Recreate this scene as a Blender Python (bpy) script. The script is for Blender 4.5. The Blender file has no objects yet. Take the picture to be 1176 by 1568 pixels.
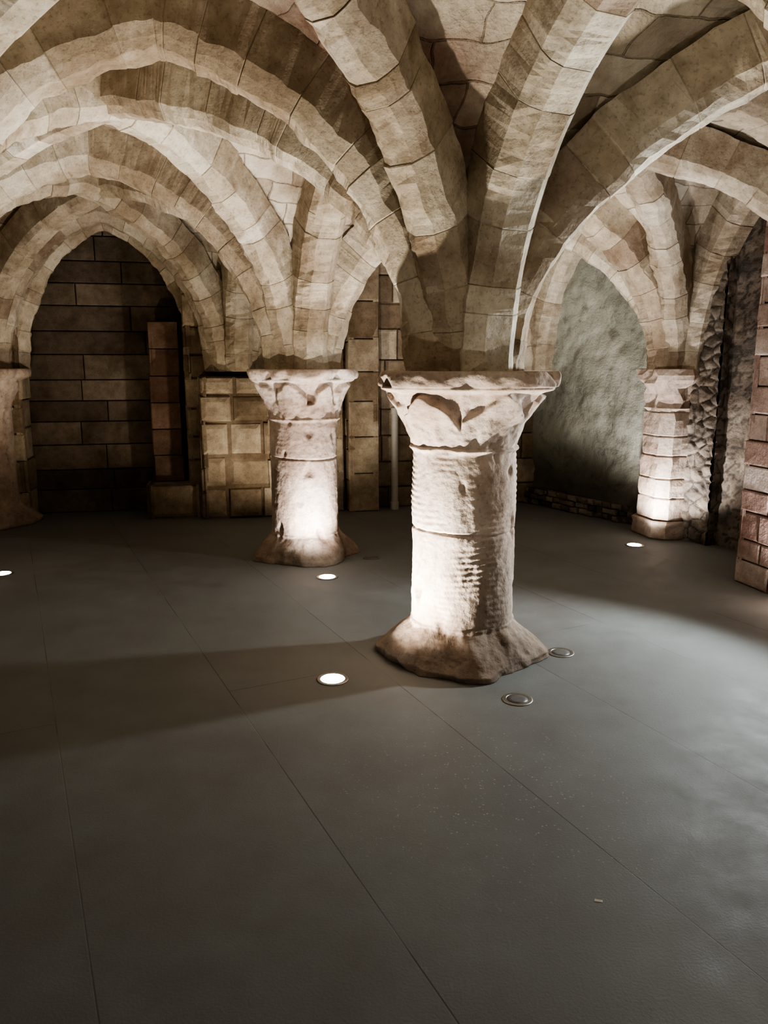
import bpy, math, random
from mathutils import Vector, noise
random.seed(7)
S = bpy.context.scene

# ------------------------------------------------------------------ layout
ZS = 1.45      # springing height
H = 1.66       # web crown above springing
V = Vector
# grid nodes [row][col] ; rows from behind the viewer to the back wall
G = [
 [V((-3.35,-1.75)), V((-0.40,-1.20)), V((2.50,-0.55)), V((5.30,0.20))],
 [V((-4.40, 0.40)), V((-1.45, 1.05)), V((1.42, 1.57)), V((4.40,2.50))],
 [V((-5.45, 2.65)), V((-2.38, 3.38)), V((0.41, 3.87)), V((3.25,4.90))],
 [V((-6.40, 4.70)), V((-3.45, 5.30)), V((-0.63,6.00)), V((2.58,6.78))],
 [V((-6.80, 6.65)), V((-3.80, 7.30)), V((-1.50,7.80)), V((1.60,8.42))],
]
UD = V((-0.439,0.899)).normalized()
VD = V((0.977,0.2145)).normalized()

# ------------------------------------------------------------------ mesh helper
class MB:
    def __init__(s): s.v=[]; s.f=[]; s.t=[]; s.uv=[]
    def add(s, verts, faces, tint=0.5):
        o=len(s.v); s.v+= [tuple(p) for p in verts]; s.t += [tint]*len(verts)
        s.f += [tuple(o+i for i in f) for f in faces]
    def obj(s, name, mat, smooth=False, parent=None):
        me=bpy.data.meshes.new(name); me.from_pydata(s.v,[],s.f); me.update()
        a=me.attributes.new('tint','FLOAT','POINT'); a.data.foreach_set('value', s.t)
        if s.uv:
            l=me.uv_layers.new(name='UVMap'); l.data.foreach_set('uv',[c for p in s.uv for c in p])
        if smooth:
            for p in me.polygons: p.use_smooth=True
        me.materials.append(mat)
        o=bpy.data.objects.new(name,me); S.collection.objects.link(o)
        if parent: o.parent=parent
        return o

def nz(x,y,z,sc=1.0): return noise.noise(Vector((x*sc,y*sc,z*sc)))

# ------------------------------------------------------------------ materials
def newmat(name):
    m=bpy.data.materials.new(name); m.use_nodes=True
    nt=m.node_tree; nt.nodes.clear()
    out=nt.nodes.new('ShaderNodeOutputMaterial'); b=nt.nodes.new('ShaderNodeBsdfPrincipled')
    nt.links.new(b.outputs[0],out.inputs[0]); return m,nt,b
def N(nt,t,**k):
    n=nt.nodes.new(t)
    for a,v in k.items(): setattr(n,a,v)
    return n
def mix(nt,mode,fac,a,b):
    m=N(nt,'ShaderNodeMix',data_type='RGBA',blend_type=mode)
    for i,v in ((0,fac),(6,a),(7,b)):
        if isinstance(v,bpy.types.NodeSocket): nt.links.new(v,m.inputs[i])
        elif i==0: m.inputs[0].default_value=v
        else: m.inputs[i].default_value=(*v,1)
    return m.outputs[2]
def ramp(nt,src,stops):
    r=N(nt,'ShaderNodeValToRGB'); e=r.color_ramp.elements
    while len(e)<len(stops): e.new(0.5)
    for i,(p,c) in enumerate(stops):
        e[i].position=p; e[i].color=(*c,1) if len(c)==3 else c
    nt.links.new(src,r.inputs[0]); return r.outputs[0]
def noi(nt,co,sc,det=6,rough=.6):
    n=N(nt,'ShaderNodeTexNoise'); n.inputs['Scale'].default_value=sc; n.inputs['Detail'].default_value=det
    n.inputs['Roughness'].default_value=rough; nt.links.new(co,n.inputs['Vector']); return n.outputs[0]
def patch(nt,co,centre,r0,r1):
    """1 inside r0 of centre, fading to 0 at r1, with a ragged edge"""
    d=N(nt,'ShaderNodeVectorMath',operation='DISTANCE'); nt.links.new(co,d.inputs[0]); d.inputs[1].default_value=centre
    n=noi(nt,co,4,5)
    a=N(nt,'ShaderNodeMath',operation='MULTIPLY_ADD'); nt.links.new(n,a.inputs[0]); a.inputs[1].default_value=(r1-r0)*1.6; nt.links.new(d.outputs['Value'],a.inputs[2])
    mr=N(nt,'ShaderNodeMapRange'); nt.links.new(a.outputs[0],mr.inputs[0])
    o=(r1-r0)*.8
    mr.inputs[1].default_value=r0+o; mr.inputs[2].default_value=r1+o; mr.inputs[3].default_value=1; mr.inputs[4].default_value=0
    return mr.outputs[0]

def stone(name, cols, rough=.9, bump=.5, stain=(.5,.42,.36), fine=60, stf=.7):
    m,nt,b=newmat(name)
    co=N(nt,'ShaderNodeTexCoord').outputs['Object']
    at=N(nt,'ShaderNodeAttribute',attribute_name='tint')
    c=ramp(nt,at.outputs['Fac'],cols)
    n1=noi(nt,co,2.4); n2=noi(nt,co,14.0); n3=noi(nt,co,fine,4,.7)
    st=ramp(nt,n1,[(.38,stain),(.58,(1,1,1))])
    c=mix(nt,'MULTIPLY',stf,c,st)
    sp=ramp(nt,n2,[(.3,(.66,.62,.57)),(.6,(1.06,1.05,1.03))])
    c=mix(nt,'MULTIPLY',.6,c,sp)
    pit=ramp(nt,n3,[(.36,(.55,.52,.5)),(.46,(1,1,1))])
    c=mix(nt,'MULTIPLY',.5,c,pit)
    nt.links.new(c,b.inputs['Base Color']); b.inputs['Roughness'].default_value=rough
    b.inputs['Specular IOR Level'].default_value=.2
    b1=N(nt,'ShaderNodeBump'); b1.inputs['Strength'].default_value=bump; b1.inputs['Distance'].default_value=.02
    nt.links.new(n2,b1.inputs['Height'])
    b2=N(nt,'ShaderNodeBump'); b2.inputs['Strength'].default_value=bump; b2.inputs['Distance'].default_value=.006
    nt.links.new(n3,b2.inputs['Height']); nt.links.new(b1.outputs[0],b2.inputs['Normal'])
    nt.links.new(b2.outputs[0],b.inputs['Normal'])
    return m
M_rib=stone('rib_limestone',[(0,(.32,.25,.20)),(.06,(.44,.38,.30)),(.3,(.50,.445,.355)),(.6,(.56,.51,.42)),(.9,(.62,.58,.49)),(1,(.74,.71,.64))],stain=(.50,.42,.34))
M_col=stone('column_limestone',[(0,(.31,.26,.22)),(.5,(.55,.47,.41)),(1,(.67,.61,.55))],bump=.45,stain=(.58,.48,.41),fine=45)
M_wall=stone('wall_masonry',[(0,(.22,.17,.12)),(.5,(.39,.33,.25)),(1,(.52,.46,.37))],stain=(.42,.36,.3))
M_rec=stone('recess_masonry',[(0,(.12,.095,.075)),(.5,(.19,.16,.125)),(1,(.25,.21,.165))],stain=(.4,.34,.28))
M_red=stone('brown_sandstone',[(0,(.15,.10,.075)),(.5,(.20,.14,.105)),(1,(.25,.18,.135))],stain=(.5,.42,.36))
M_rub=stone('rubble_stone',[(0,(.10,.09,.08)),(.5,(.23,.205,.175)),(1,(.36,.33,.28))],bump=1,fine=30)
M_brk=stone('pier_stone',[(0,(.26,.17,.14)),(.5,(.38,.29,.25)),(1,(.50,.44,.40))],bump=.8)

# vault web
m,nt,b=newmat('vault_web_masonry'); M_web=m
tc=N(nt,'ShaderNodeTexCoord'); co=tc.outputs['Object']
nw=N(nt,'ShaderNodeTexNoise'); nw.inputs['Scale'].default_value=2.8; nt.links.new(co,nw.inputs['Vector'])
vm=N(nt,'ShaderNodeVectorMath',operation='SCALE'); vm.inputs['Scale'].default_value=.20; nt.links.new(nw.outputs['Color'],vm.inputs[0])
va=N(nt,'ShaderNodeVectorMath',operation='ADD'); nt.links.new(tc.outputs['UV'],va.inputs[0]); nt.links.new(vm.outputs[0],va.inputs[1])
br=N(nt,'ShaderNodeTexBrick'); nt.links.new(va.outputs[0],br.inputs['Vector'])
br.inputs['Scale'].default_value=1; br.inputs['Brick Width'].default_value=.34; br.inputs['Row Height'].default_value=.17
br.inputs['Mortar Size'].default_value=.006; br.inputs['Mortar Smooth'].default_value=.6
br.inputs['Color1'].default_value=(.38,.32,.25,1); br.inputs['Color2'].default_value=(.70,.66,.57,1); br.inputs['Mortar'].default_value=(.40,.35,.28,1)
br.inputs['Bias'].default_value=.15
n1=noi(nt,co,1.6); n2=noi(nt,co,9); n3=noi(nt,co,50,4,.7)
c=mix(nt,'MULTIPLY',.8,br.outputs['Color'],ramp(nt,n1,[(.36,(.48,.40,.33)),(.54,(1,1,1))]))
c=mix(nt,'MULTIPLY',.6,c,ramp(nt,n2,[(.3,(.6,.56,.5)),(.6,(1.08,1.06,1.03))]))
# iron-stained, sooty damp patch beside the central springing
c=mix(nt,'MULTIPLY',patch(nt,co,(-.15,3.55,2.55),.3,.7),c,(.30,.15,.11))
nt.links.new(c,b.inputs['Base Color']); b.inputs['Roughness'].default_value=.95; b.inputs['Specular IOR Level'].default_value=.15
b0=N(nt,'ShaderNodeBump',invert=True); b0.inputs['Strength'].default_value=.7; b0.inputs['Distance'].default_value=.012; nt.links.new(br.outputs['Fac'],b0.inputs['Height'])
b1=N(nt,'ShaderNodeBump'); b1.inputs['Strength'].default_value=.8; b1.inputs['Distance'].default_value=.04; nt.links.new(n2,b1.inputs['Height']); nt.links.new(b0.outputs[0],b1.inputs['Normal'])
b2=N(nt,'ShaderNodeBump'); b2.inputs['Strength'].default_value=.5; b2.inputs['Distance'].default_value=.006; nt.links.new(n3,b2.inputs['Height']); nt.links.new(b1.outputs[0],b2.inputs['Normal'])
nt.links.new(b2.outputs[0],b.inputs['Normal'])

# chalky plaster
m,nt,b=newmat('chalky_plaster'); M_pl=m
co=N(nt,'ShaderNodeTexCoord').outputs['Object']
n1=noi(nt,co,1.4,8,.65); n2=noi(nt,co,7,7,.65); n3=noi(nt,co,60,4)
c=ramp(nt,n1,[(.3,(.20,.205,.17)),(.43,(.33,.34,.29)),(.55,(.42,.435,.375)),(.72,(.54,.545,.48))])
c=mix(nt,'MULTIPLY',.5,c,ramp(nt,n2,[(.34,(.36,.33,.28)),(.44,(1,1,1))]))
# colour gets darker toward the floor, with a ragged edge
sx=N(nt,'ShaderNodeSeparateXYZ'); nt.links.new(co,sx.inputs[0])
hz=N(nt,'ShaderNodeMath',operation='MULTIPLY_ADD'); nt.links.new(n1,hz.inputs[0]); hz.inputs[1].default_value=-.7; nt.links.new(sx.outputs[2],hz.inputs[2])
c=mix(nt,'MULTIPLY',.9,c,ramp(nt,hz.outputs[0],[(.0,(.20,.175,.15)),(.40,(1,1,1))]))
nt.links.new(c,b.inputs['Base Color']); b.inputs['Roughness'].default_value=.95
b1=N(nt,'ShaderNodeBump'); b1.inputs['Strength'].default_value=.7; b1.inputs['Distance'].default_value=.05; nt.links.new(n2,b1.inputs['Height'])
b2=N(nt,'ShaderNodeBump'); b2.inputs['Strength'].default_value=.6; b2.inputs['Distance'].default_value=.006; nt.links.new(n3,b2.inputs['Height']); nt.links.new(b1.outputs[0],b2.inputs['Normal'])
nt.links.new(b2.outputs[0],b.inputs['Normal'])

# floor
m,nt,b=newmat('floor_flagstones'); M_fl=m
co=N(nt,'ShaderNodeTexCoord').outputs['Object']
mp=N(nt,'ShaderNodeMapping'); nt.links.new(co,mp.inputs[0])
ang=math.atan2(-UD.y,-UD.x)
mp.vector_type='TEXTURE'; mp.inputs['Rotation'].default_value=(0,0,ang); mp.inputs['Location'].default_value=(-1.40,3.03,0)
br=N(nt,'ShaderNodeTexBrick'); nt.links.new(mp.outputs[0],br.inputs['Vector'])
br.inputs['Scale'].default_value=1; br.inputs['Brick Width'].default_value=5.2; br.inputs['Row Height'].default_value=.75
br.inputs['Mortar Size'].default_value=.0028; br.inputs['Mortar Smooth'].default_value=.5
br.inputs['Color1'].default_value=(.195,.205,.204,1); br.inputs['Color2'].default_value=(.208,.218,.217,1); br.inputs['Mortar'].default_value=(.11,.11,.108,1)
n1=noi(nt,co,.8,5); n2=noi(nt,co,5,8,.65); n3=noi(nt,co,120,3,.6)
nm=noi(nt,co,1.3,3)
jm=ramp(nt,nm,[(.46,(1,1,1)),(.54,(.15,.15,.15))])
jc=mix(nt,'MIX',jm,(.201,.211,.210),br.outputs['Color'])
c=mix(nt,'MULTIPLY',.6,jc,ramp(nt,n1,[(.35,(.76,.70,.66)),(.62,(1,1.03,1.01))]))
c=mix(nt,'MULTIPLY',.5,c,ramp(nt,n2,[(.3,(.76,.74,.73)),(.62,(1.05,1.05,1.05))]))
# pale grit specks in the worn patch
vo=N(nt,'ShaderNodeTexVoronoi'); vo.inputs['Scale'].default_value=60; nt.links.new(co,vo.inputs['Vector'])
sv=ramp(nt,vo.outputs['Distance'],[(.10,(1,1,1)),(.22,(0,0,0))])
sg=ramp(nt,noi(nt,co,19,2),[(.47,(0,0,0)),(.58,(.8,.8,.8))])
sp=mix(nt,'MULTIPLY',1.0,sv,patch(nt,co,(.38,2.55,0),.25,.75)); sp=mix(nt,'MULTIPLY',1.0,sp,sg)
c=mix(nt,'MIX',sp,c,(.40,.41,.41))
nt.links.new(c,b.inputs['Base Color'])
rr=N(nt,'ShaderNodeMapRange'); nt.links.new(n2,rr.inputs[0]); rr.inputs[1].default_value=.3; rr.inputs[2].default_value=.7; rr.inputs[3].default_value=.55; rr.inputs[4].default_value=.75
nt.links.new(rr.outputs[0],b.inputs['Roughness']); b.inputs['Specular IOR Level'].default_value=.35
b0=N(nt,'ShaderNodeBump',invert=True); b0.inputs['Strength'].default_value=.25; b0.inputs['Distance'].default_value=.003; nt.links.new(br.outputs['Fac'],b0.inputs['Height'])
b1=N(nt,'ShaderNodeBump'); b1.inputs['Strength'].default_value=.3; b1.inputs['Distance'].default_value=.003; nt.links.new(n3,b1.inputs['Height']); nt.links.new(b0.outputs[0],b1.inputs['Normal'])
nt.links.new(b1.outputs[0],b.inputs['Normal'])

def plain(name,col,rough=.5,metal=0,emi=None,es=0):
    m,nt,b=newmat(name)
    co=N(nt,'ShaderNodeTexCoord').outputs['Object']
    c=mix(nt,'MULTIPLY',.4,col,ramp(nt,noi(nt,co,40),[(.3,(.7,.7,.7)),(.6,(1,1,1))]))
    nt.links.new(c,b.inputs['Base Color']); b.inputs['Roughness'].default_value=rough; b.inputs['Metallic'].default_value=metal
    if emi: b.inputs['Emission Color'].default_value=(*emi,1); b.inputs['Emission Strength'].default_value=es
    return m
M_steel=plain('brushed_steel',(.3,.29,.27),.45,1)
M_lens=plain('lit_glass',(.9,.9,.9),.3,0,(1,.95,.87),60)
M_dark=plain('dark_glass',(.14,.14,.14),.4)
M_pipe=plain('grey_plastic',(.46,.44,.40),.5)
M_paper=plain('white_paper',(.85,.85,.8),.8)

# ------------------------------------------------------------------ vault maths
CP=.18
def f(s):
    x=min(1,abs(2*s-1)); return math.sqrt(max(0,(1+CP)**2-(x+CP)**2))/math.sqrt(1+2*CP)
NW=30
th=[(1-math.cos(math.pi*i/NW))/2 for i in range(NW+1)]
web=MB()
def bay(A,B,C,D):
    ls=((B-A).length+(C-D).length)/2; lt=((D-A).length+(C-B).length)/2
    def arc(L):
        a=[0]
        for i in range(NW):
            a.append(a[-1]+math.hypot((th[i+1]-th[i])*L,(f(th[i+1])-f(th[i]))*H))
        return a
    as_,at_=arc(ls),arc(lt)
    o=len(web.v)
    for i,s in enumerate(th):
        for j,t in enumerate(th):
            p=A*(1-s)*(1-t)+B*s*(1-t)+C*s*t+D*(1-s)*t
            z=ZS+H*max(f(s),f(t))
            k=.022*nz(p.x,p.y,z,3.5)
            web.v.append((p.x+k,p.y+k,z+k)); web.t.append(.5)
    idx=lambda i,j:o+i*(NW+1)+j
    def face(ps):
        ci=sum(p[0] for p in ps)/len(ps); cj=sum(p[1] for p in ps)/len(ps)
        web.f.append(tuple(idx(*p) for p in ps))
        alongs = abs(ci-NW/2)<abs(cj-NW/2)
        for (i,j) in ps:
            if alongs: web.uv.append((th[j]*lt+A.x, as_[i]+A.y))
            else: web.uv.append((th[i]*ls+A.y*1.3, at_[j]+A.x))
    for i in range(NW):
        for j in range(NW):
            a,b_,c_,d=(i,j),(i+1,j),(i+1,j+1),(i,j+1)
            if i==j: face([a,b_,c_]); face([a,c_,d])
            elif i+j==NW-1: face([a,b_,d]); face([b_,c_,d])
            else: face([a,b_,c_,d])
for r in range(4):
    for c_ in range(3):
        bay(G[r][c_],G[r][c_+1],G[r+1][c_+1],G[r+1][c_])
ceil=web.obj('ceiling',M_web,smooth=False)

# ribs
ribs=MB()
def rib(A,B,d,w,ch,Hh=H,zs=ZS,mb=ribs,vl=.26,up=.03,ht=None):
    L=(B-A).length; D=(B-A)/L; Bn=V((-D.y,D.x))
    K=160; pts=[]
    for i in range(K+1):
        s=(1-math.cos(math.pi*i/K))/2
        pts.append((s*L, zs+Hh*f(s)))
    acc=[0]
    for i in range(K): acc.append(acc[-1]+math.hypot(pts[i+1][0]-pts[i][0],pts[i+1][1]-pts[i][1]))
    T=acc[-1]
    def at(q):
        q=min(max(q,0),T*.99999)
        lo=0;hi=K
        while hi-lo>1:
            m_=(lo+hi)//2
            if acc[m_]<=q: lo=m_
            else: hi=m_
        t=(q-acc[lo])/max(1e-9,acc[lo+1]-acc[lo])
        x=pts[lo][0]*(1-t)+pts[lo+1][0]*t; z=pts[lo][1]*(1-t)+pts[lo+1][1]*t
        l0=max(0,lo-3); h0=min(K,lo+4)
        tx=pts[h0][0]-pts[l0][0]; tz=pts[h0][1]-pts[l0][1]; n=math.hypot(tx,tz); tx/=n; tz/=n
        return x,z,tz,-tx
    def sect(q,ins,jd,jw):
        x,z,nx,nzv=at(q)
        if q<=0: nx,nzv=1,0
        if q>=T: nx,nzv=-1,0
        hw=w/2-ins; dd=d-ins+jd; cc=ch
        prof=[(-up,-hw),(dd-cc,-hw),(dd-cc*.45,-hw+cc*.45),(dd,-hw+cc),(dd,hw-cc),(dd-cc*.45,hw-cc*.45),(dd-cc,hw),(-up,hw)]
        out=[]
        for (a,bb) in prof:
            P=A+D*(x+nx*a)+Bn*(bb+jw); zz=z+nzv*a
            k=.018*nz(P.x,P.y,zz,6)+.009*nz(P.x,P.y,zz,22)
            out.append((P.x+Bn.x*k+D.x*nx*k,P.y+Bn.y*k+D.y*nx*k,zz+nzv*k))
        return out
    def sweep(secs,tint):
        vs=[p for s_ in secs for p in s_]; n=8; fs=[]
        for i in range(len(secs)-1):
            for k in range(n):
                k2=(k+1)%n; fs.append((i*n+k,i*n+k2,(i+1)*n+k2,(i+1)*n+k))
        fs.append(tuple(range(n))[::-1]); fs.append(tuple((len(secs)-1)*n+k for k in range(n)))
        mb.add(vs,fs,tint)
    nv=max(5,int(T/vl)); cuts=[0]
    for i in range(1,nv): cuts.append(T*i/nv+random.uniform(-.08,.08))
    cuts.append(T)
    g=.0005; bv=.004
    for i in range(nv):
        a,b_=cuts[i]+g,cuts[i+1]-g
        jd=random.uniform(-.004,.006); jw=random.uniform(-.002,.002)
        secs=[sect(a,.003,jd,jw),sect(a+bv,0,jd,jw)]
        for k in range(1,8): secs.append(sect(a+bv+(b_-a-2*bv)*k/8,0,jd,jw))
        secs+= [sect(b_-bv,0,jd,jw),sect(b_,.003,jd,jw)]
        tt=.06+.9*random.random()
        if random.random()<.05: tt=.03
        sweep(secs,tt)
    sweep([sect(T*i/60,.0045,0,0) for i in range(61)],.5)
for r in range(5):
    for c_ in range(4):
        if c_<3: rib(G[r][c_],G[r][c_+1],.29,.31,.085)
        if r<4: rib(G[r][c_],G[r+1][c_],.28,.28,.075)
        if r<4 and c_<3:
            rib(G[r][c_],G[r+1][c_+1],.25,.24,.07)
            rib(G[r][c_+1],G[r+1][c_],.25,.24,.07)
ribs.obj('vault_ribs',M_rib)

# ------------------------------------------------------------------ columns
def sm(a,b_,x):
    t=min(1,max(0,(x-a)/(b_-a))); return t*t*(3-2*t)
def column(c,seed,r0=.262,rot=.35,crot=.2,seg=144,leaf=8,dz=.008,jz=.69,ca=.385,ba=.385,groove=.003,name='stone_column',lph=0.):
    mb=MB(); nr=int(1.475/dz)
    sq=lambda a,th_,n:a/((abs(math.cos(th_))**n+abs(math.sin(th_))**n)**(1/n))
    for k in range(nr+1):
        z=1.475*k/nr
        for i in range(seg):
            t=2*math.pi*i/seg; ct,st=math.cos(t),math.sin(t)
            n6=nz(ct*6+seed,st*6,z*16,1); n16=nz(ct*14+seed,st*14,z*46,1)
            n3_=nz(ct*3.2+seed,st*3.2,z*9,1)
            e=nz(ct*2+seed,st*2,z*3,1)*.008+n6*.003+n16*.0016
            rs=r0+.004*(1.0-z)
            wob=2.2*nz(ct*1.0,st*1.0,z*2.5+seed)
            amp=max(0,.2+1.7*nz(ct*1.5+3,st*1.5,z*3.5+seed))*(1 if z>jz else .6)
            rs+=groove*amp*math.sin(z*2*math.pi/.030+2*wob)
            ch=nz(ct*3.3+seed*2,st*3.3,z*6.5,1); rs-=.022*max(0,ch-.45)/.3
            rs-=.012*math.exp(-((z-jz-.006*math.sin(t*2))/.0065)**2)*(.8+.6*n6)
            r=rs
            if z<.21:
                plinth=sq(ba,t+rot,3.6)+.038*nz(ct*2.3+seed,st*2.3,z*5,1)+.02*n3_
                zz=z+.02*n3_
                q=min(1,max(0,(zz-.035)/.155)); q=q**.8
                r=plinth*(1-q)+(rs+.006)*q+.018*math.sin(q*math.pi)
                e=e*2.4+.004*n6
            r+=(.018*math.exp(-((z-1.10)/.013)**2))*(1+.9*n6)
            if z>1.113:
                top=sq(ca,t+crot,3.2)+.022*nz(ct*2.6+seed,st*2.6,z*2)
                q=min(1,(z-1.113)/.28)
                r=(r0+.008)+(top-r0)*(.5*q+.5*q**2.2)
                u=(t*leaf/(2*math.pi)+.5+lph+.10*n3_)%1; dd=abs(u-.5)*2
                li=int((t*leaf/(2*math.pi)+.5+lph))
                hs_=.42+.24*math.sin(li*2.3+seed)
                edge=hs_+(.88-hs_)*(1-dd)**.8+.13*n3_+.06*n6
                rec=sm(edge,edge+.13,q)*(1-sm(.91,.99,q))
                r-=.055*rec*(.75+.6*nz(li*3.1,seed,0))
                e=e*2.2+.006*n3_+.003*n6
                if z>1.40:
                    h=(z-1.40)/.075
                    r=top+.008+.020*math.sqrt(max(0,1-(2*h-1)**2*.9))+.022*nz(ct*5+seed,st*5,z*9)
                    r-=.035*max(0,nz(ct*4+seed*3,st*4,z*6)-.28)/.3
            r+=e
            mb.v.append((c.x+ct*r,c.y+st*r,z)); mb.t.append(.5+.35*nz(ct*1.2+seed,st*1.2,z*1.5)+(.12 if z>jz else 0)-(.42*(1-sm(.10,.24,z)))-.3*max(0,ch-.3))
    for k in range(nr):
        for i in range(seg):
            j=(i+1)%seg; mb.f.append((k*seg+i,k*seg+j,(k+1)*seg+j,(k+1)*seg+i))
    mb.v.append((c.x,c.y,1.475)); mb.t.append(.5); n=len(mb.v)-1
    for i in range(seg): mb.f.append((nr*seg+i,nr*seg+(i+1)%seg,n))
    mb.f.append(tuple(range(seg))[::-1])
    return mb.obj(name,M_col,smooth=True)
column(G[2][2],1.0,seg=240,dz=.0042,ca=.405,rot=.80,crot=.1,leaf=6,lph=.15,ba=.375,groove=.0024)
column(G[3][2],4.3,seg=160,dz=.006,ca=.35,ba=.36,rot=.35,crot=.5,groove=.0004,jz=.80,leaf=7)
for k,(r,c_) in enumerate([(2,1),(3,1),(1,1),(1,2),(0,1),(0,2)]):
    column(G[r][c_],6+k*1.7,seg=72,dz=.014,groove=.001,ba=.36)
column(G[4][1]+V((.0,-.05)),19,seg=80,dz=.012,groove=.001,name='wall_respond_column')

# ------------------------------------------------------------------ block masonry
def block_face(mb,p0,p1,z0,z1,rows,bw,bev=.02,jit=.015,back=True,wob=.012):
    L=(p1-p0).length; D=(p1-p0)/L; Nn=V((D.y,-D.x))
    z=z0
    while z<z1-1e-3:
        h=rows*random.uniform(.82,1.18)
        if z+h*1.5>z1: h=z1-z
        x=-random.uniform(0,bw*.6)
        while x<L:
            w=bw*random.uniform(.65,1.35)
            a=max(0,x); b_=min(L,x+w)
            if L-b_<bw*.25: b_=L
            if b_-a>.02:
                g=.004; off=random.uniform(-jit,jit); tl=random.uniform(-jit,jit)*.5
                def P(xx,zz,o):
                    k=wob*nz(p0.x+D.x*xx,p0.y+D.y*xx,zz,7)
                    q=p0+D*xx+Nn*(o+k); return (q.x,q.y,zz)
                bb=min(bev,(b_-a)*.3,h*.3)
                vs=[];fs=[]
                rings=[(0,-.06),(0,-bb*.9),(bb*.3,-bb*.25),(bb,0)]
                for (ins,o) in rings:
                    for (xx,zz) in ((a+g+ins,z+g+ins),(b_-g-ins,z+g+ins),(b_-g-ins,z+h-g-ins),(a+g+ins,z+h-g-ins)):
                        vs.append(P(xx,zz,o+off+(tl if xx>(a+b_)/2 else 0)))
                for k in range(3):
                    for i in range(4):
                        j=(i+1)%4; fs.append((k*4+i,k*4+j,k*4+4+j,k*4+4+i))
                fs.append((12,13,14,15))
                mb.add(vs,fs,random.random())
            if b_>=L: break
            x=x+w
        z+=h
    if back:
        q0=p0-Nn*.03; q1=p1-Nn*.03
        mb.add([(q0.x,q0.y,z0),(q1.x,q1.y,z0),(q1.x,q1.y,z1),(q0.x,q0.y,z1)],[(0,1,2,3)],.1)
def pier(mb,c,hx,hy,z0,z1,rows,bw,bev=.025,jit=.01,ax=VD,top=True):
    ay=V((-ax.y,ax.x))
    P=[c-ax*hx-ay*hy,c+ax*hx-ay*hy,c+ax*hx+ay*hy,c-ax*hx+ay*hy]
    for i in range(4): block_face(mb,P[i],P[(i+1)%4],z0,z1,rows,bw,bev,jit)
    if top: mb.add([(p.x,p.y,z1-.01) for p in P],[(0,1,2,3)],.6)
ZT=3.25
BD=(G[4][2]-G[4][1]).normalized(); BN=V((BD.y,-BD.x))
W0=G[4][0]; W1=G[4][1]; W2=G[4][2]; W3=G[4][3]
wb=MB()
block_face(wb,W0,W1,0,ZT,.27,.55)
ra=W1+BD*.34; rb=W1+BD*1.86; dp=-BN*.38
block_face(wb,W1,ra,0,ZT,.27,.5)
block_face(wb,ra,ra+dp,0,ZT,.27,.5)
block_face(wb,rb+dp,rb,0,ZT,.27,.5)
block_face(wb,rb,W2,0,ZT,.27,.5,.035,.02)
block_face(wb,W2,W3+ (W3-W2).normalized()*.1,0,ZT,.27,.5)
pier(wb,W2+BN*.10,.36,.20,0,1.40,.29,.46,.06,.02,ax=BD)
pier(wb,W2+BD*1.28+BN*.05,.16,.16,0,2.5,.36,.6,.012,.004,ax=BD)
pier(wb,W2+BD*.98+BN*.0,.10,.12,0,2.5,.36,.6,.012,.004,ax=BD)
pier(wb,W1+BD*1.72-BN*.05,.27,.22,0,.34,.4,.8,.04,.01,ax=BD)
wb.obj('wall_back',M_wall)
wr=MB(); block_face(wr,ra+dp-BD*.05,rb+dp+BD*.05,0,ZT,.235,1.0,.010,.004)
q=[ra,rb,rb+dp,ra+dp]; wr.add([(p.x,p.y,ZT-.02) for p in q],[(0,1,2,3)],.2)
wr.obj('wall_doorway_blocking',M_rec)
dr=MB(); off=-BN*.18
rib(W1+BD*.16+off,W2-BD*.16+off,.24,.2,.08,Hh=1.62,zs=1.40,mb=dr,vl=.24)
dr.obj('trim_doorway_arch',M_rib)
pp=MB(); px0=W1+BD*1.52-BN*.10
z=.34
for k in range(6):
    h=.265; q0=px0+BD*random.uniform(-.006,.006); q1=q0+BD*.29
    for a,b_ in ((q0-BN*.15,q0),(q0,q1),(q1,q1-BN*.15)): block_face(pp,a,b_,z,z+h,h*2,2,.006,.001)
    z+=h
pp.add([(p.x,p.y,z) for p in (q0,q1,q1-BN*.15,q0-BN*.15)],[(0,1,2,3)],.4)
pp.obj('sandstone_pilaster',M_red)
# right wall
wp=MB()
lines=[G[4][3]+V((.02,.05)),G[3][3]+V((.12,.02)),G[2][3]+V((.20,0)),G[1][3],G[0][3]]
nu=70; nv_=80
for a,b_ in zip(lines[:-1],lines[1:]):
    o=len(wp.v); D=(b_-a); Nn=V((D.y,-D.x)).normalized()
    for i in range(nu+1):
        for j in range(nv_+1):
            z=ZT*j/nv_; p=a+D*(i/nu)
            e=(.06*nz(p.x,p.y,z,1.5)+.03*nz(p.x,p.y,z,5)+.018*nz(p.x,p.y,z,13)) * (0 if i in (0,nu) else 1)
            if z<.35: e+=.03
            wp.v.append((p.x+Nn.x*e,p.y+Nn.y*e,z)); wp.t.append(.5)
    for i in range(nu):
        for j in range(nv_):
            k=o+i*(nv_+1)+j; wp.f.append((k,k+nv_+1,k+nv_+2,k+1))
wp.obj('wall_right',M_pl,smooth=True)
rbm=MB()
a,b_=lines[0],lines[1]; Dn=(b_-a).normalized(); Nn=V((Dn.y,-Dn.x))
block_face(rbm,a+Nn*.09,b_+Nn*.09,0,.18,.06,.10,.025,.025,back=True)
rbm.obj('wall_rubble_footing',M_rub)
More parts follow.
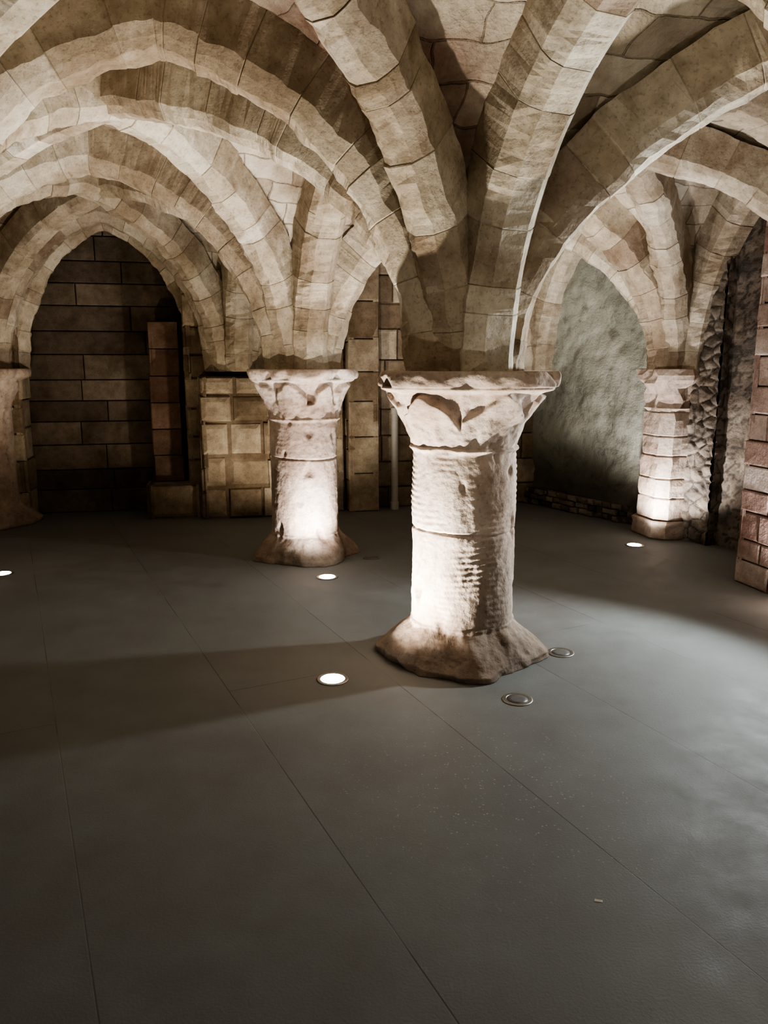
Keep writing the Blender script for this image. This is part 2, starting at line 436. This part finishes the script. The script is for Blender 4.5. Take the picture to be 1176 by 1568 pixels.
# rough robbed-out masonry beside the respond
rj=MB()
a2,b2=lines[1],lines[2]; D2=(b2-a2).normalized(); N2=V((D2.y,-D2.x))
def rough_strip(mb,p0,p1,z0,z1,n,m_,amp):
    D=(p1-p0); Nn=V((D.y,-D.x)).normalized(); o=len(mb.v)
    for i in range(n+1):
        for j in range(m_+1):
            p=p0+D*(i/n); z=z0+(z1-z0)*j/m_
            c1=noise.voronoi(Vector((p.x*8,p.y*8,z*11)))[0]
            e=amp*(min(.35,c1[1]-c1[0])*1.6+.5*nz(p.x,p.y,z,4)+.3*nz(p.x,p.y,z,20))
            mb.v.append((p.x+Nn.x*e,p.y+Nn.y*e,z)); mb.t.append(.45+.6*nz(p.x,p.y,z,6)-(.5 if c1[1]-c1[0]<.07 else 0))
    for i in range(n):
        for j in range(m_):
            k=o+i*(m_+1)+j; mb.f.append((k,k+m_+1,k+m_+2,k+1))
s0=a2+D2*.02+N2*.16; s1=a2+D2*.46+N2*.14
rough_strip(rj,s0,s1,0,2.75,60,300,.035)
rough_strip(rj,s1,s1-N2*.10+D2*.02,0,2.75,14,200,.02)
rough_strip(rj,s1-N2*.08,s1-N2*.07+D2*1.1,0,3.0,50,160,.012)
rj.obj('wall_rubble_jamb',M_rub,smooth=True)
def respond(c,ax):
    mb=MB()
    ay=V((-ax.y,ax.x)); hx,hy=.24,.22
    z=0
    hs=[.16,.2,.17,.2,.17,.21]
    ch=.09
    def octo(X,Y,C,zz,am=.012,sc=8):
        out=[]
        cor=[(-X+C,-Y),(X-C,-Y),(X,-Y+C),(X,Y-C),(X-C,Y),(-X+C,Y),(-X,Y-C),(-X,-Y+C)]
        for i in range(8):
            x0,y0=cor[i]; x1,y1=cor[(i+1)%8]
            for k in range(4):
                x=x0+(x1-x0)*k/4; y=y0+(y1-y0)*k/4
                p=c+ax*x+ay*y; e=am*nz(p.x,p.y,zz,sc)+am*.5*nz(p.x,p.y,zz,25); out.append((p.x+e,p.y-e,zz))
        return out
    n8=32
    for k,h in enumerate(hs):
        g=.002; tt=.3+.6*random.random(); ex=.03 if k==0 else 0
        rs=[octo(hx+ex-i_,hy+ex-i_,ch,zz,.016) for zz,i_ in ((z+g,.006),(z+g+.01,0),(z+h*.35,0),(z+h*.65,0),(z+h-g-.01,0),(z+h-g,.006))]
        fs=[(i*n8+j,i*n8+(j+1)%n8,i*n8+n8+(j+1)%n8,i*n8+n8+j) for i in range(5) for j in range(n8)]
        fs+=[tuple(range(n8))[::-1],tuple(range(5*n8,6*n8))]
        mb.add([p for r_ in rs for p in r_],fs,tt); z+=h
    prof=[(0,.01),(.03,.015),(.05,.0),(.10,.005),(.15,.015),(.2,.03),(.24,.045),(.27,.055),(.31,.06),(.36,.055),(.365,.04)]
    vs=[];z=1.11
    for (dz_,e) in prof: vs+=octo(hx+e,hy+e,ch+.03,z+dz_,.05,8)
    n=len(prof); fs=[(i*n8+j,i*n8+(j+1)%n8,i*n8+n8+(j+1)%n8,i*n8+n8+j) for i in range(n-1) for j in range(n8)]
    fs+=[tuple((n-1)*n8+j for j in range(n8))]
    mb.add(vs,fs,.7)
    return mb.obj('wall_respond_pier',M_col)
respond(G[3][3]+V((.0,.01)),VD)
pb=MB(); pier(pb,V((2.99,4.93)),.42,.42,0,3.1,.17,.34,.012,.005); pb.obj('wall_pier_right',M_brk)
# other walls
wl=MB(); 
for r in range(4): block_face(wl,G[r][0],G[r+1][0],0,ZT,.27,.55)
wl.obj('wall_left',M_wall)
wf=MB()
for c_ in range(3): block_face(wf,G[0][c_+1],G[0][c_],0,ZT,.27,.55)
wf.obj('wall_front',M_wall)
fm=MB(); fm.add([(-7.2,-2.1,0),(5.8,-2.1,0),(5.8,9,0),(-7.2,9,0)],[(0,1,2,3)]); fm.obj('floor',M_fl)

def lathe(mb,c,prof,seg=32,tint=.5):
    vs=[];fs=[]
    for (r,z) in prof:
        for i in range(seg):
            t=2*math.pi*i/seg; vs.append((c[0]+r*math.cos(t),c[1]+r*math.sin(t),z))
    for k in range(len(prof)-1):
        for i in range(seg):
            j=(i+1)%seg; fs.append((k*seg+i,k*seg+j,(k+1)*seg+j,(k+1)*seg+i))
    fs.append(tuple(range(seg))[::-1]); fs.append(tuple((len(prof)-1)*seg+i for i in range(seg)))
    mb.add(vs,fs,tint)
pm=MB(); pc=W2+BD*1.62+BN*.14
lathe(pm,pc,[(.045,0),(.045,.08),(.036,.085),(.036,1.0),(.043,1.005),(.043,1.07),(.03,1.08)]); pm.obj('drain_pipe',M_pipe,smooth=False)

# ------------------------------------------------------------------ uplights
def uplight(x,y,aim=None,power=0,col=(1,.9,.78),ang=150,rad=.03,r=.058):
    e=bpy.data.objects.new('floor_uplight',None); e.location=(x,y,0); S.collection.objects.link(e)
    mb=MB(); lathe(mb,(0,0),[(r+.020,0),(r+.020,.003),(r+.016,.005),(r+.002,.005),(r,.003)],40); mb.obj('trim_ring',M_steel,parent=e)
    mb=MB(); lathe(mb,(0,0),[(r-.001,.001),(r-.001,.005),(r*.6,.0075),(.01,.0085)] if power else [(r-.001,.001),(r-.001,.004),(r*.5,.005),(.01,.005)],40); mb.obj('lens',M_lens if power else M_dark,parent=e,smooth=True)
    if power:
        l=bpy.data.lights.new('lamp','SPOT'); l.energy=power; l.color=col; l.spot_size=math.radians(ang); l.spot_blend=.6; l.shadow_soft_size=rad
        o=bpy.data.objects.new('lamp',l); S.collection.objects.link(o); o.parent=e; o.location=(0,0,.045)
        d=Vector(aim)-Vector((x,y,.045)); o.rotation_euler=d.to_track_quat('-Z','Y').to_euler()
W=(1,.92,.82); Cw=(1,.93,.91)
uplight(-.25,3.50,(.1,3.64,1.5),220,W,ang=140,rad=.02)
uplight(-.41,5.33,(-.5,5.6,1.5),105,Cw,rad=.02)
uplight(-2.80,5.42,(-2.75,5.6,1.5),48,(1,.80,.58))
uplight(2.13,6.33,(2.35,6.55,1.2),85,Cw,ang=130)
uplight(2.58,4.55,(2.2,4.5,1.5),100,(.95,.95,1))
uplight(.62,4.36,(1.1,4.5,1.5),70,Cw,rad=.02)
uplight(-.73,6.62,(-1.0,6.95,1.5),60,(1,.89,.74))
uplight(.61,3.27,r=.05); uplight(.94,3.85,r=.05); uplight(-.10,5.90,r=.05)
uplight(1.0,1.2,(1.15,1.7,1.8),45,W)  # unseen fill lamp, added to brighten the near ribs and arch face
# wall spotlight on the right-hand pier (casts the column's long floor shadow)
LP=Vector((2.60,4.58,1.35))
e=bpy.data.objects.new('wall_spotlight',None); e.location=LP; S.collection.objects.link(e)
mb=MB(); lathe(mb,(.1,0),[(.03,-.06),(.05,-.05),(.05,.05),(.03,.06)],24); mb.obj('housing',M_steel,parent=e)
l=bpy.data.lights.new('lamp','SPOT'); l.energy=230; l.color=(.90,.97,1); l.spot_size=math.radians(114); l.spot_blend=.45; l.shadow_soft_size=.07
o=bpy.data.objects.new('lamp',l); S.collection.objects.link(o); o.parent=e
d=Vector((.4,3.2,1.0))-LP; o.rotation_euler=d.to_track_quat('-Z','Y').to_euler()

mb=MB(); mb.add([(.60,1.93,.001),(.622,1.925,.001),(.624,1.932,.003),(.602,1.937,.003)],[(0,1,2,3)]); mb.obj('paper_scrap',M_paper)

w=bpy.data.worlds.new('World'); S.world=w; w.use_nodes=True
w.node_tree.nodes['Background'].inputs[0].default_value=(.9,.85,.8,1); w.node_tree.nodes['Background'].inputs[1].default_value=.02
S.view_settings.exposure=.08
S.view_settings.look='AgX - High Contrast'
cd=bpy.data.cameras.new('camera'); cam=bpy.data.objects.new('camera',cd); S.collection.objects.link(cam); S.camera=cam
cam.location=(0,0,1.5); cam.rotation_euler=(math.radians(90-10.84),0,0)
cd.sensor_fit='VERTICAL'; cd.sensor_height=36; cd.lens=36*1650/2212; cd.clip_start=.05
